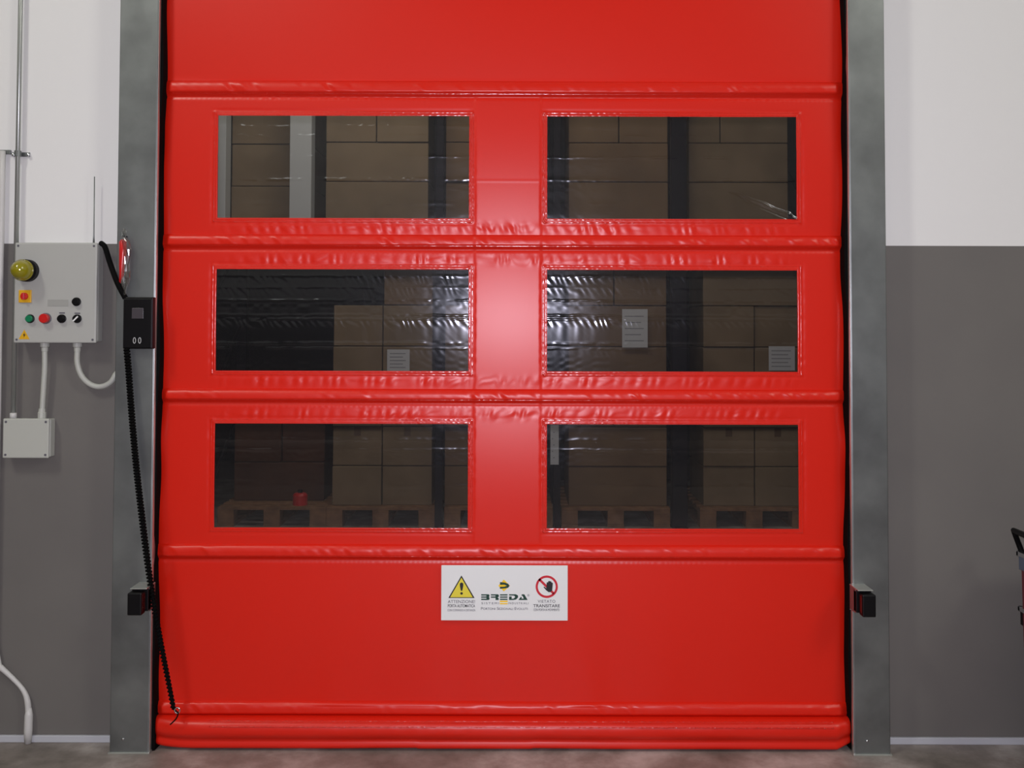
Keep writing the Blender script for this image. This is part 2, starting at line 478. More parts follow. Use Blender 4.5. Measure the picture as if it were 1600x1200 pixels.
door = thing('roll_up_curtain', 'bright red PVC roll-up door curtain with six clear windows between two steel posts', 'door', ((XE0 + XE1) / 2, 0, 0))
door['kind'] = 'thing'
xsn = [v for p in WIN_X for v in p] + list(COLX)
zsn = [v for p in WIN_Z for v in p]
xs = lines(XE0, XE1, 0.0048, xsn)
edges = [ZTOP] + [v for s in SEAMS for v in s]
names = ['curtain_panel', 'stiffener_pocket'] * 5
labs = {0: 'plain red top section', 8: 'plain red bottom section behind the sign'}
for k in range(10):
    zt, zb = edges[k], edges[k + 1]
    step = 0.0042 if k % 2 == 0 else 0.0034
    if k == 0: step = 0.008
    zs = lines(zb, zt, step, zsn)
    sheet(names[k], xs, zs, M['red'], door, label=labs.get(k))


def pane_relief(i, j, rows):
    def f(X, Z):
        h = np.zeros_like(X)
        for (py, a, wd, gath) in rows:
            z0 = zc(py) + 0.0015 * vnoise(X / 0.2 + 5 * py, 7)
            h += 0.75 * a * MM * gauss(Z, z0 + 0.0015 * vnoise(X / 0.02 + 9, 12), wd) * (0.55 + 0.5 * vnoise(X / 0.09 + py, 11) + 0.4 * vnoise(X / 0.016 + py, 8))
            if gath: h += gath * MM * gauss(Z, z0 - 0.012, 0.014) * np.sin(2 * np.pi * ((X + 0.6 * (Z - z0)) / 0.026 + 0.7 * vnoise(X / 0.05 + py, 9))) * (0.6 + 0.5 * vnoise(X / 0.06 + py, 10))
        h += 1.0 * MM * vnoise(Z / 0.07 + 13 * j, 14 + j) + 0.5 * MM * vnoise(X / 0.16 + 7 * i, 15 + i)
        h += 0.2 * MM * vnoise(X / 0.02 + 3, 17) * vnoise(Z / 0.012 + 5, 18)
        if i == 1 and j == 0:   # the creased lower right corner
            a = P(1120, 288, 0); b = P(1243, 341, 0)
            L = math.hypot(b.x - a.x, b.z - a.z); ux, uz = (b.x - a.x) / L, (b.z - a.z) / L
            t = (X - a.x) * ux + (Z - a.z) * uz; d = -(X - a.x) * uz + (Z - a.z) * ux
            h += 4.5 * MM * sm(0, L * 0.8, t) * gauss(d, 0.004 * vnoise(t / 0.02 + 5, 19), 0.006) * (t < L + 0.02)
            h -= 2.5 * MM * sm(0, L * 0.8, t) * gauss(d, -0.012, 0.006)
        return h - 1.0 * MM
    return f


PR = [[(199, 1.0, .006, 0), (213, 1.0, .005, 0.12), (246, 1.3, .004, 0.10), (281, 1.9, .0045, 0.12), (318, .8, .006, 0.08)],
      [(432, 1.4, .004, .45), (450, .5, .004, .25), (470, 1.9, .0026, .06), (493, 2.0, .0026, .1), (499, 1.6, .003, .55), (537, 1.6, .005, .0), (545, 1.2, .003, .1)],
      [(688, 1.6, .008, .0), (703, 1.4, .0045, .15), (760, .6, .006, .05)]]
for j, (zb, zt) in enumerate(WIN_Z):
    for i, (x0, x1) in enumerate(WIN_X):
        px_ = lines(x0 - 0.001, x1 + 0.001, 0.004, []); pz_ = lines(zb - 0.001, zt + 0.001, 0.0028, [])
        sheet('window_pane', px_, pz_, M['pane'], door, hole=False, extra=pane_relief(i, j, PR[j]), wob=False,
              label='clear pane with a crease in its lower right corner' if (i == 1 and j == 0) else 'clear flexible window pane')

# glossy beads added on the window welds and along the pockets to catch flash glints
def bead_line(pts2, r0, seed, bm_, lump=0.28, step=0.0045):
    P3 = []; RR = []; acc = 0
    for (xa, za), (xb, zb_) in zip(pts2, pts2[1:]):
        n_ = max(2, int(math.hypot(xb - xa, zb_ - za) / step))
        for k in range(n_): P3.append((xa + (xb - xa) * k / n_, za + (zb_ - za) * k / n_))
    P3.append(pts2[-1])
    A = np.array(P3); hh = height(A[:, 0], A[:, 1]); r_ = np.random.default_rng(seed)
    jit = r_.uniform(-1, 1, (len(A), 2))
    pts3 = [(A[k, 0] + jit[k, 0] * 0.0005, -hh[k] + 0.0002, A[k, 1] + jit[k, 1] * 0.0005) for k in range(len(A))]
    n0 = len(bm_.verts)
    tube(pts3, [float(r0 * (1 - 0.62 * min(1.0, max(0.0, (abs(p_[0] + 0.02) - 0.3) / 0.4))) * (1 + lump * r_.uniform(-1, 1))) for p_ in pts3], 9, bm_)  # beads shrink away from the middle so their glints fade there
    bm_.verts.ensure_lookup_table()
    for k in range(n0, len(bm_.verts)):          # flatten the bead against the sheet
        cy = pts3[(k - n0) // 9][1]; v = bm_.verts[k]; v.co.y = cy + (v.co.y - cy) * 0.30


for j, (zb, zt) in enumerate(WIN_Z):
    for i, (x0, x1) in enumerate(WIN_X):
        b = bmesh.new()
        for d, r0 in ((0.0040, 0.0037), (0.0135, 0.0038)):
            bead_line([(x0 - d, zb - d), (x1 + d, zb - d), (x1 + d, zt + d), (x0 - d, zt + d), (x0 - d, zb - d)], r0, 300 + 10 * j + i, b)
        o = obj('weld_glint_bead', b, M['gloss'], door, True); o['label'] = 'glossy welded edging round a window, beaded to catch glints'
for i, (dz_, r0) in enumerate(((-0.006, 0.0026), (-0.007, 0.0024), (-0.007, 0.0024), (-0.010, 0.0022), (0.008, 0.0026))):
    b = bmesh.new(); z_ = SEAMS[i][1] - dz_
    bead_line([(XE0 + 0.03, z_), (XE1 - 0.03, z_)], r0, 400 + i, b)
    obj('glint_line', b, M['gloss'], door, True)  # lumpy glossy row added at each pocket for its glints

# bottom pad: a stuffed roll with a crease, rounded at the left end, cut at the right
def pad():
    xs_ = np.linspace(P(240, 1140, -0.03).x, XR0 - 0.001, 330); bm_ = bmesh.new(); prev = None
    zt = ZPAD + 0.002
    L = xs_[-1] - xs_[0]
    for k, x in enumerate(xs_):
        tl = min(1.0, (x - xs_[0]) / 0.16); rl = min(1.0, (xs_[-1] - x) / 0.05)
        el = math.sqrt(max(0.0, 1 - (1 - tl) ** 2)); er = 0.35 + 0.65 * rl
        e = el * er
        zb = 0.004 + 0.014 * (1 - el) + 0.020 * (1 - rl) + 0.003 * max(0, math.sin(x * 3.3 + 2.0)) * float(vnoise(np.array([x * 4 + 50]), 41)[0] > 0)
        hh = zt - zb
        n1 = float(vnoise(np.array([x / 0.035 + 60]), 42)[0]); n2 = float(vnoise(np.array([x / 0.02 + 160]), 43)[0])
        prof = []
        for s, d in ((0, .006), (.03, .022), (.10, .036), (.20, .044), (.32, .047 + .0012 * n1), (.42, .048 + .0009 * n2), (.52, .045), (.62, .036), (.69, .030), (.75, .031), (.83, .036), (.92, .035), (.98, .024), (1.0, .010)):
            prof.append((-(0.006 + d * (0.30 + 0.70 * e)), zt - s * hh))
        prof += [(0.02, zb), (0.035, zb + hh * .3), (0.03, zb + hh * .8), (0.005, zt)]
        ring = [bm_.verts.new((x, y, z)) for y, z in prof]
        if prev:
            for a in range(len(ring)):
                b2 = (a + 1) % len(ring); bm_.faces.new((prev[a], prev[b2], ring[b2], ring[a]))
        else: bm_.faces.new(ring)
        prev = ring
    bm_.faces.new(prev[::-1])
    return bm_


bp = obj('bottom_pad', pad(), M['red'], door, True); bp['label'] = 'stuffed red bottom edge resting on the floor'

b = bmesh.new(); r_ = np.random.default_rng(5)
xa, xb = P(330, 1140, -0.03).x, P(1300, 1140, -0.03).x
for (py, yy, r0) in ((1136.5, -0.0535, 0.0014), (1127.5, -0.0495, 0.0010)):
    z_ = P(790, py, yy).z; n_ = 420
    tube([(xa + (xb - xa) * k / n_, yy + 0.0008 * r_.uniform(-1, 1), z_ + 0.0006 * r_.uniform(-1, 1)) for k in range(n_ + 1)], [float(r0 * (1 + 0.6 * r_.uniform(-1, 1))) for _ in range(n_ + 1)], 7, b)
obj('pad_glint_lines', b, M['gloss'], door, True)  # thin glossy lines added on the pad to give it glints

# ------------------------------------------------------------------ sign on the curtain
YS = -0.0135
sign = obj('sign', bx(P(689.5, 926, YS).x, P(887, 926, YS).x, YS, YS + 0.004, P(788, 969.5, YS).z, P(788, 883.5, YS).z, 0.0006), M['white'], door)
sign['label'] = 'white rectangular warning sign with printed symbols and lettering'
YI = YS - 0.0007


def q(px, py): v = P(px, py, YI); return (v.x, v.z)


def poly(name, pts, m, layer=0, parent=None):
    return obj(name, prism([q(*p) for p in pts], YI - 0.0002 * layer, YS), m, parent or sign)


def polys(name, lst, m, layer=0):
    b = bmesh.new()
    for pts in lst: prism([q(*p) for p in pts], YI - 0.0002 * layer, YS, b)
    return obj(name, b, m, sign)


def text(s, px, py, size_px, m, name='lettering', width_px=None, align='CENTER', y=YI, parent=None, small=False, space=1.0, bold=0.0):
    c = bpy.data.curves.new(name, 'FONT'); c.body = s; c.size = size_px * PX / 0.70; c.align_x = align; c.align_y = 'BOTTOM_BASELINE' if False else 'CENTER'
    c.extrude = 0.0001; c.space_character = space; c.offset = bold
    if small:
        c.small_caps_scale = 0.78
        for i, ch in enumerate(s):
            c.body_format[i].use_small_caps = True
    o = bpy.data.objects.new(name, c); C.objects.link(o)
    dg = bpy.context.evaluated_depsgraph_get()
    me = bpy.data.meshes.new_from_object(o.evaluated_get(dg)); bpy.data.objects.remove(o)
    v = np.empty(len(me.vertices) * 3); me.vertices.foreach_get('co', v); v = v.reshape(-1, 3)
    v[:, 0] -= (v[:, 0].min() + v[:, 0].max()) / 2; v[:, 1] -= (v[:, 1].min() + v[:, 1].max()) / 2
    if width_px: v[:, 0] *= width_px * PX / (v[:, 0].max() - v[:, 0].min())
    ctr = P(px, py, y)
    out = np.stack([v[:, 0] + ctr.x, y - v[:, 2], v[:, 1] + ctr.z], -1)
    me.vertices.foreach_set('co', out.ravel()); me.materials.clear(); me.update()
    return link_mesh(name, me, m, parent or sign)


# warning triangle
poly('warning_triangle', [(721, 899.2), (741.5, 934.4), (700.5, 934.4)], M['ink'])
poly('triangle_face', [(721, 902.6), (738.6, 933.2), (703.4, 933.2)], M['inkyel2'], 1)
polys('exclamation_mark', [[(718.6, 911.5), (721.2, 909.9), (723.8, 911.5), (723.9, 915), (722.4, 923), (720.0, 923), (718.5, 915)],
                           [(721.2 + 2.1 * math.cos(a * math.pi / 5), 927.2 + 2.1 * math.sin(a * math.pi / 5)) for a in range(10)]], M['ink'], 2)
text('ATTENZIONE!', 721, 940.0, 4.6, M['inkgrey'], width_px=42)
text('PORTA AUTOMATICA', 721, 946.6, 4.4, M['ink'], width_px=42, bold=0.0001)
text('CON COMANDO A DISTANZA', 721, 953.4, 3.4, M['inkgrey'], width_px=43)
# maker's mark
poly('diamond_logo', [(787.3, 905.6), (796.8, 915.2), (787.3, 924.0), (778.6, 915.2)], M['inkyel'])
polys('logo_arrow', [[(781.2, 909.6), (789, 910.2), (794, 912.2), (796.2, 915.2), (792.3, 915.4), (788, 913.6), (781.2, 913.8)],
                     [(781.2, 916.8), (788, 916.6), (792.0, 915.2), (796.2, 915.2), (794, 918.4), (789, 919.4), (781.2, 920.0)]], M['inkgreen'], 1)
a0, a1, b0, b1, c0, c1 = 928.6, 930.5, 932.1, 934.0, 935.6, 937.5
L = []
L += [[(751.8, a0), (763, a0), (764.6, a0 + .8), (764.6, 932.2), (763.6, 933), (764.8, 933.9), (764.8, 936.6), (763.2, c1), (751.8, c1), (751.8, c0), (760, c0), (760, b1), (751.8, b1), (751.8, b0), (760, b0), (760, a1), (751.8, a1)]]
L += [[(767, a0), (777.8, a0), (779.4, a0 + .9), (779.4, 932.4), (777.4, 933.6), (779.2, 934.8), (779.2, c1), (774.2, c1), (774.2, b1), (767, b1), (767, b0), (774.2, b0), (774.2, a1), (767, a1)]]
for y0, y1 in ((a0, a1), (b0, b1), (c0, c1)): L += [[(781.2, y0), (793, y0), (793, y1), (781.2, y1)]]
L += [[(795.4, a0), (806, a0), (809.2, 930.4), (809.6, 933.2), (806.4, 936.8), (802, c1), (795.4, c1), (795.4, b0), (799.5, b0), (799.5, c0), (802.4, 935.4), (804.8, 933.2), (804.2, 931.2), (802, a1), (795.4, a1)]]
L += [[(815.6, a0), (819.2, a0), (824.4, c1), (810.0, c1), (814.0, 932.4), (815.4, 934.0), (814.4, 935.4), (818.4, 935.4), (816.6, 931.2), (814.6, 930.4)]]
polys('maker_name', L, M['inkgreen'])
polys('yellow_bars', [[(781.0, 938.6), (793.2, 938.6), (793.2, 940.8), (781.0, 940.8)], [(781.0, 942.4), (793.2, 942.4), (793.2, 944.2), (781.0, 944.2)]], M['inkyel'])
text('®', 825.6, 930.2, 3.2, M['inkgrey'])
text('SISTEMI', 766, 942.6, 3.2, M['inkgrey'], width_px=27, space=1.4)
text('INDUSTRIALI', 810, 942.6, 3.2, M['inkgrey'], width_px=31, space=1.4)
text('Portoni Sezionali Evoluti', 788, 950.8, 4.2, M['inkgrey'], width_px=72, small=True)
# no entry symbol with a raised hand
b = bmesh.new(); ctr = q(854.3, 916.8); N = 40; ro, ri = 17.2 * PX, 13.8 * PX
vo = []; 
for k in range(N):
    a = 2 * math.pi * k / N
    vo.append([b.verts.new((ctr[0] + r * math.cos(a), y, ctr[1] + r * math.sin(a))) for r, y in ((ro, YI), (ri, YI), (ri, YS), (ro, YS))])
for k in range(N):
    A, B = vo[k], vo[(k + 1) % N]
    for j in range(4): b.faces.new((A[j], A[(j + 1) % 4], B[(j + 1) % 4], B[j]))
prism([q(*p) for p in [(843.4, 903.4), (866.6, 926.4), (864.0, 929.0), (840.8, 906.0)]], YI, YS, b)
obj('prohibition_ring', b, M['inkred'], sign)
poly('raised_hand', [(849.2, 917.4), (850.2, 916.4), (853.6, 919.4), (854.2, 910.6), (855.2, 909.6), (856.2, 910.4), (856.8, 908.2), (858.2, 907.6), (859.2, 908.4), (860.4, 908.0), (861.4, 909.0), (861.6, 910.2), (863.0, 910.2), (863.8, 911.6), (862.8, 922.6), (860.6, 925.0), (857.2, 925.2), (853.2, 922.2)], M['ink'], 2)
text('VIETATO', 854, 939.6, 4.4, M['inkgrey'], width_px=27, space=1.1)
text('TRANSITARE', 854, 946.6, 4.6, M['ink'], width_px=41, bold=0.0001)
text('CON PORTA IN MOVIMENTO', 854, 952.8, 3.6, M['ink'], width_px=40)

# ------------------------------------------------------------------ photocells
def photocell(s, label):
    """s = +1 on the left post (lens towards the right), -1 on the right post"""
    f = -0.06; yb = -0.145
    if s > 0: xa, xb = P(203, 921, yb).x, P(229, 921, yb).x; sx0, sx1 = P(198.5, 940, -0.165).x, P(221, 940, -0.165).x
    else: xa, xb = P(1340.5, 921, yb).x, P(1364.5, 921, yb).x; sx0, sx1 = P(1348, 940, -0.165).x, P(1369, 940, -0.165).x
    zt = P(800, 921, yb).z
    t = thing('photocell', label, 'sensor', ((xa + xb) / 2, f, zt - 0.09), 'safety photocells on the guide posts')
    b = bmesh.new()
    bx(xa, xb, yb, f, zt - 0.003, zt, 0.0006, bm=b)
    tag(obj('mounting_bracket', b, M['zinc_edge'], t), 'bright steel bracket plate')
    xi = xb if s > 0 else xa
    obj('bracket_web', bx(xi - s * 0.003, xi, -0.12, f, zt - 0.085, zt - 0.003), M['zinc'], t)
    obj('mounting_plate', bx(xa, xb, f - 0.003, f, zt - 0.09, zt - 0.003, 0.0005), M['zinc'], t)
    z1, z0 = zt - 0.011, zt - 0.086
    obj('sensor_case', bx(sx0, sx1, -0.165, -0.128, z0, z1, 0.004), M['black'], t)
    obj('sensor_cap', bx(min(xa, sx0 + 0.004), max(xb, sx1 - 0.004), -0.128, -0.10, z0 + 0.004, z1 + 0.004, 0.003), M['black'], t)
    xl = sx1 if s > 0 else sx0
    ln = obj('lens', bx(xl - s * 0.001, xl + s * 0.0015, -0.158, -0.134, z0 + 0.012, z1 - 0.006, 0.0005), M['lens'], t)
    ln['label'] = 'dark red lens'
    return t


M['lens'] = mat('dark_red_lens', lin(60, 14, 12), 0.15, 0, 0.5)
photocell(1, 'black photocell on a bracket, on the left guide post below the hanging cable')
photocell(-1, 'black photocell on a bracket, on the guide post at the right of the door')

# ------------------------------------------------------------------ control cabinet
YF = -0.025                              # its front
def W(px, py, Y=YF): return P(px, py, Y)
x0, x1 = W(22, 457).x, W(151, 457).x; z1, z0 = W(86, 379).z, W(86, 536).z
cab = thing('control_cabinet', 'light grey control cabinet with push buttons and amber beacon left of the door', 'control box', ((x0 + x1) / 2, WALL, z0))
obj('cabinet_body', bx(x0 + 0.004, x1 - 0.002, YF + 0.017, WALL - 0.001, z0 + 0.004, z1 - 0.004, 0.006, 3), M['box'], cab)
lid = obj('cabinet_door', bx(x0, x1, YF, YF + 0.014, z0, z1, 0.005, 3), M['box'], cab)
b = bmesh.new()
for xx, zz in ((x0 + 0.012, z1 - 0.012), (x1 - 0.012, z1 - 0.012), (x0 + 0.012, z0 + 0.012), (x1 - 0.012, z0 + 0.012)):
    tube([(xx, YF + 0.002, zz), (xx, YF - 0.0012, zz)], 0.004, 12, b)
tag(obj('lid_screw', b, M['inkgrey'], cab), kind='stuff')
# beacon
c = W(44, 423, YF)
bc = obj('beacon_base', tube([(c.x, YF, c.z), (c.x, YF - 0.022, c.z), (c.x, YF - 0.030, c.z)], [0.040, 0.040, 0.036], 28), M['black'], cab, False)
bc['label'] = 'round black beacon base'
pts = [(c.x, YF - 0.030, c.z)]; rr = [0.034]
for k in range(9):
    a = k / 8 * math.pi / 2; pts.append((c.x, YF - 0.045 - 0.045 * math.sin(a), c.z)); rr.append(max(0.001, 0.036 * math.cos(a)))
ln = obj('beacon_lens', tube(pts, rr, 28), M['amber'], cab, True); ln['label'] = 'amber yellow dome of the beacon'
b = bmesh.new()
for k in range(3): 
    tube([(c.x + 0.0365 * math.cos(a), YF - 0.038 - 0.005 * k, c.z + 0.0365 * math.sin(a)) for a in np.linspace(0, 2 * math.pi, 30)], 0.0012, 5, b, False)
obj('lens_rib', b, M['amber'], cab, True)
# main switch
c = W(40, 463); r = 0.0225
sw = obj('switch_plate', bx(c.x - r, c.x + r, YF - 0.006, YF, c.z - r, c.z + r, 0.0015), M['yellow'], cab); sw['label'] = 'square yellow plate of the main switch'
kb = obj('rotary_knob', tube([(c.x, YF - 0.006, c.z), (c.x, YF - 0.014, c.z), (c.x, YF - 0.015, c.z)], [0.013, 0.0125, 0.011], 20), M['redp'], sw)
obj('knob_grip', bx(c.x - 0.004, c.x + 0.004, YF - 0.024, YF - 0.014, c.z - 0.012, c.z + 0.012, 0.001), M['redp'], sw)


def button(px, py, m, r, label, proud=0.014):
    c = W(px, py)
    ring = obj('push_button', tube([(c.x, YF, c.z), (c.x, YF - 0.005, c.z), (c.x, YF - 0.006, c.z)], [r + 0.003, r + 0.003, r + 0.001], 22), M['black'] if m is not M['redp'] else M['inkgrey'], cab)
    ring['label'] = label
    obj('button_cap', tube([(c.x, YF - 0.006, c.z), (c.x, YF - proud, c.z), (c.x, YF - proud - 0.002, c.z)], [r, r, r - 0.002], 22), m, ring, False)
    return ring, c


button(47.5, 498, M['green'], 0.0125, 'green push button')
button(72, 497.5, M['redp'], 0.0165, 'red stop mushroom button', 0.022)
button(97, 498, M['black'], 0.0125, 'black push button beside the red stop')
button(120, 471.5, M['black'], 0.0125, 'black push button above the selector')
rg, c = button(121, 498, M['black'], 0.0125, 'black selector switch with a white mark')
b = bmesh.new(); d = 0.010
prism([(c.x - d, c.z - d + .003), (c.x - d + .004, c.z - d), (c.x + d, c.z + d - .004), (c.x + d - .003, c.z + d)], YF - 0.0185, YF - 0.014, b)
tag(obj('selector_mark', b, M['white'], rg), 'white selector mark')
for px, py in ((48, 489), (97, 489), (121, 489.5)):
    c = W(px, py); obj('button_legend', bx(c.x - 0.010, c.x + 0.010, YF - 0.0008, YF, c.z - 0.0022, c.z + 0.0022), M['inkgrey'] if px > 90 else M['pvcgrey'], cab)
c = W(38, 523)
st = obj('hazard_sticker', prism([(c.x - 0.020, c.z - 0.016), (c.x + 0.019, c.z - 0.016), (c.x, c.z + 0.018)], YF - 0.0008, YF), M['yellow'], cab); st['label'] = 'yellow triangular hazard sticker'
obj('bolt_mark', prism([(c.x + .001, c.z + .009), (c.x - .004, c.z - .003), (c.x, c.z - .002), (c.x - .002, c.z - .011), (c.x + .005, c.z + .001), (c.x + .001, c.z)], YF - 0.0012, YF - 0.0007), M['ink'], st)
c = W(92, 473); pl = obj('name_plate', bx(c.x - 0.040, c.x + 0.036, YF - 0.001, YF, c.z - 0.013, c.z + 0.012, 0.0004), M['plate'], cab); pl['label'] = 'dull grey rating plate'
# antenna on top
c = P(146.5, 379, 0.01); ct = P(145.5, 276, 0.01)
obj('antenna', tube([(c.x, 0.01, c.z - 0.012), (c.x, 0.01, c.z + 0.03), (c.x - 0.001, 0.01, ct.z)], [0.004, 0.0022, 0.0018], 10), M['zinc'], cab, True)
# cable glands under the cabinet
for px in (70, 121):
    c = P(px, 538, 0.005)
    obj('cable_gland', tube([(c.x, 0.005, z0 + 0.006), (c.x, 0.005, z0 - 0.014), (c.x, 0.005, z0 - 0.016), (c.x, 0.005, z0 - 0.030)], [0.016, 0.016, 0.012, 0.011], 12), M['pvcgrey'], cab, False)

# ------------------------------------------------------------------ junction box
YJ = -0.010
jx0, jx1 = P(4, 685, YJ).x, P(76, 685, YJ).x; jz1, jz0 = P(40, 654, YJ).z, P(40, 716, YJ).z
jb = thing('junction_box', 'small pale grey junction box on the wall under the control cabinet', 'junction box', ((jx0 + jx1) / 2, WALL, jz0))
obj('box_body', bx(jx0 + 0.002, jx1 + 0.001, YJ + 0.012, WALL - 0.001, jz0 + 0.003, jz1 - 0.003, 0.004, 3), M['pvcgrey'], jb)
obj('box_lid', bx(jx0, jx1, YJ, YJ + 0.0105, jz0, jz1, 0.004, 3), M['pvcgrey'], jb)
for xx, zz in ((jx1 - 0.011, jz1 - 0.012), (jx1 - 0.011, jz0 + 0.012), (jx0 + 0.011, jz1 - 0.012), (jx0 + 0.011, jz0 + 0.012)):
    obj('corner_screw', tube([(xx, YJ + 0.001, zz), (xx, YJ - 0.0012, zz)], 0.0042, 12), M['inkgrey'], jb)

# ------------------------------------------------------------------ conduits
def pipe(name, label, pts, r, m, n=12, **kw):
    o = obj(name, tube(pts, r, n), m, None, True); tag(o, label, kw.get('cat', 'conduit')); return o


yp = WALL - 0.024
cx_ = P(25.5, 380, yp).x
cd = thing('steel_conduit', 'thin galvanized conduit running down the wall behind the control cabinet', 'conduit', (cx_, yp, jz1))
obj('conduit_tube', tube([(cx_, yp, jz1 - 0.004), (cx_, yp, 4.0)], 0.0085, 14), M['conduit'], cd, True)
obj('end_fitting', tube([(cx_, yp, jz1 - 0.003), (cx_, yp, jz1 + 0.016), (cx_, yp, jz1 + 0.018)], [0.012, 0.012, 0.010], 14), M['pvcwhite'], cd, True)
c = P(24, 240, yp)
b = bmesh.new(); tube([(cx_, yp, c.z - 0.010), (cx_, yp, c.z + 0.010)], 0.0125, 14, b)
bx(cx_ - 0.030, cx_ + 0.034, WALL - 0.006, WALL - 0.001, c.z - 0.008, c.z + 0.008, 0.001, bm=b)
sd = obj('pipe_saddle', b, M['zinc'], cd)
for s in (-0.024, 0.030):
    obj('screw', tube([(cx_ + s, WALL - 0.006, c.z - 0.002), (cx_ + s, WALL - 0.013, c.z - 0.002), (cx_ + s, WALL - 0.014, c.z - 0.002)], [0.0065, 0.0055, 0.004], 10), M['steel'], sd, True)

yw = WALL - 0.018
xw = P(-2.5, 600, yw).x
ztop = P(0, 236, yw).z
pts = [(xw, yw, ztop), (xw, yw, 2.0), (xw, yw, 1.2), (xw, yw, P(0, 1000, yw).z)]
tail = [P(-2, 1040, yw), P(20, 1060, yw), P(36, 1078, yw), P(43, 1096, yw), P(44.5, 1122, yw), P(44, 1149, yw)]
sp = [Vector(p) for p in pts] + spline(tail, 6)
rs = [0.0105] * 4 + [0.0105 - 0.0025 * math.sin(min(1, k / 18) * math.pi) for k in range(len(sp) - 4)]
wc = thing('white_conduit', 'white plastic conduit at the left picture edge bending down to the floor', 'conduit', (xw, yw, 0.0))
obj('conduit_tube', tube(sp, rs, 12), M['pvcwhite'], wc, True)
e = P(44, 1149, yw)
obj('floor_sleeve', tube([(e.x, yw, 0.001), (e.x, yw, 0.045), (e.x + 0.001, yw, 0.10), (e.x + 0.001, yw, 0.125)], [0.012, 0.0145, 0.014, 0.009], 12), M['pvcwhite'], wc, True)
obj('pipe_saddle', bx(xw - 0.022, xw + 0.024, WALL - 0.010, WALL - 0.001, ztop - 0.010, ztop + 0.006, 0.001), M['zinc'], wc)

z0p = z0 - 0.028
g1 = P(70, 548, 0.005)
pts = spline([(P(70, 540, .005).x, 0.005, z0p), P(70, 572, 0.008), P(68.5, 600, 0.010), P(66.5, 632, 0.012), (P(65.5, 652, .012).x, 0.012, jz1 + 0.004)], 6)
hz = thing('flexible_conduit', 'short flexible grey conduit from cabinet down to the junction box', 'conduit', (P(67, 652, .012).x, 0.012, jz1))
b = obj('hose', tube(pts, 0.0095, 12), M['pvcgrey'], hz, True)
e = pts[-1]
obj('hose_nut', tube([(e.x, e.y, jz1 - 0.001), (e.x, e.y, jz1 + 0.020), (e.x, e.y, jz1 + 0.022), (e.x, e.y, jz1 + 0.034)], [0.0145, 0.0145, 0.0125, 0.0115], 10), M['pvcgrey'], hz)
c = P(121, 548, 0.005)
pts = spline([(P(121, 540, .005).x, 0.005, z0p), P(121, 568, 0.008), P(128, 588, 0.012), P(142, 601, 0.015), P(158, 604, 0.018), P(173, 597, 0.02), P(182, 582, 0.022)], 7)
pts[-1] = Vector((XL0 + 0.0, 0.022, pts[-1].z))
b = bmesh.new(); tube(pts, 0.0100, 12, b)
o = obj('flexible_conduit', b, M['pvcgrey'], None, True); tag(o, 'u-shaped flexible grey conduit looping from cabinet to the guide post', 'conduit')

# ------------------------------------------------------------------ black cable and box on the post
YB = -0.06
pts = spline([P(158, 380, 0.0), P(164, 386, -0.02), P(171, 408, -0.05), P(178, 428, -0.075), P(184, 443, -0.085), P(190, 455, -0.085), P(196, 466, -0.080)], 8)
cb = obj('black_cable', tube(pts, 0.0095, 10), M['rubber'], None, True)
tag(cb, 'thick black cable from cabinet top to the black box on the post', 'cable')
ky = YB - 0.032
kx0, kx1 = P(191.5, 500, ky).x, P(238, 500, ky).x; kz1, kz0 = P(215, 464, ky).z, P(215, 545, ky).z
kb = thing('receiver_box', 'flat black plastic box fixed on the left guide post, small dull screen', 'control box', ((kx0 + kx1) / 2, YB, kz0))
obj('box_case', bx(kx0, kx1, ky + 0.004, YB, kz0, kz1, 0.003), M['black'], kb)
obj('front_cover', bx(kx0 + 0.002, kx1 - 0.002, ky, ky + 0.005, kz0 + 0.003, kz1 - 0.006, 0.002), M['black'], kb)
c = P(215, 489.5, ky); tag(obj('screen', bx(c.x - 0.020, c.x + 0.020, ky - 0.001, ky, c.z - 0.0185, c.z + 0.0185, 0.0004), M['lcd'], kb), 'dull grey square screen')
for px in (210.3, 218.5):
    c = P(px, 532, ky); b = bmesh.new()
    tube([(c.x + 0.0042 * math.cos(a), ky - 0.0015, c.z + 0.010 * math.sin(a)) for a in np.linspace(0, 2 * math.pi, 20)], 0.0011, 6, b, False)
    tag(obj('key_ring_mark', b, M['paper'], kb, True), 'small pale oval mark')

# film-wrapped red grip above the black box
yg = -0.085
gt = thing('wrapped_red_handle', 'red tube in shiny clear wrapping hanging on the left guide post', 'handle', P(194, 458, yg))
a_ = P(192, 374, yg); b_ = P(190, 430, yg)
obj('red_tube', tube([a_, P(192, 378, yg), P(192, 396, yg), P(190.5, 415, yg), b_, P(187, 443, yg)], [0.006, 0.013, 0.013, 0.010, 0.008, 0.003], 14), M['redp'], gt, True)
b = bmesh.new(); prev = None; Nn = 18
prof = [(194, 357, .006), (194, 364, .010), (194, 371, .007), (196, 377, .018), (196.5, 390, .019), (197, 400, .016), (197, 412, .014), (197, 424, .019), (197, 434, .021), (196, 444, .015), (195, 453, .009), (194.5, 461, .004)]
for k, (px, py, r) in enumerate(prof):
    c = P(px, py, yg - 0.004); ring = []
    for j in range(Nn):
        a = 2 * math.pi * j / Nn; rj = 0.78 * r * (1 + 0.28 * random.uniform(-1, 1))
        ring.append(b.verts.new((c.x + rj * math.cos(a), c.y + 0.75 * rj * math.sin(a), c.z)))
    if prev:
        for j in range(Nn): b.faces.new((prev[j], prev[(j + 1) % Nn], ring[(j + 1) % Nn], ring[j]))
    prev = ring
tag(obj('clear_wrapping', b, M['film'], gt), 'crinkled clear wrapping')
c = P(194, 369, yg)
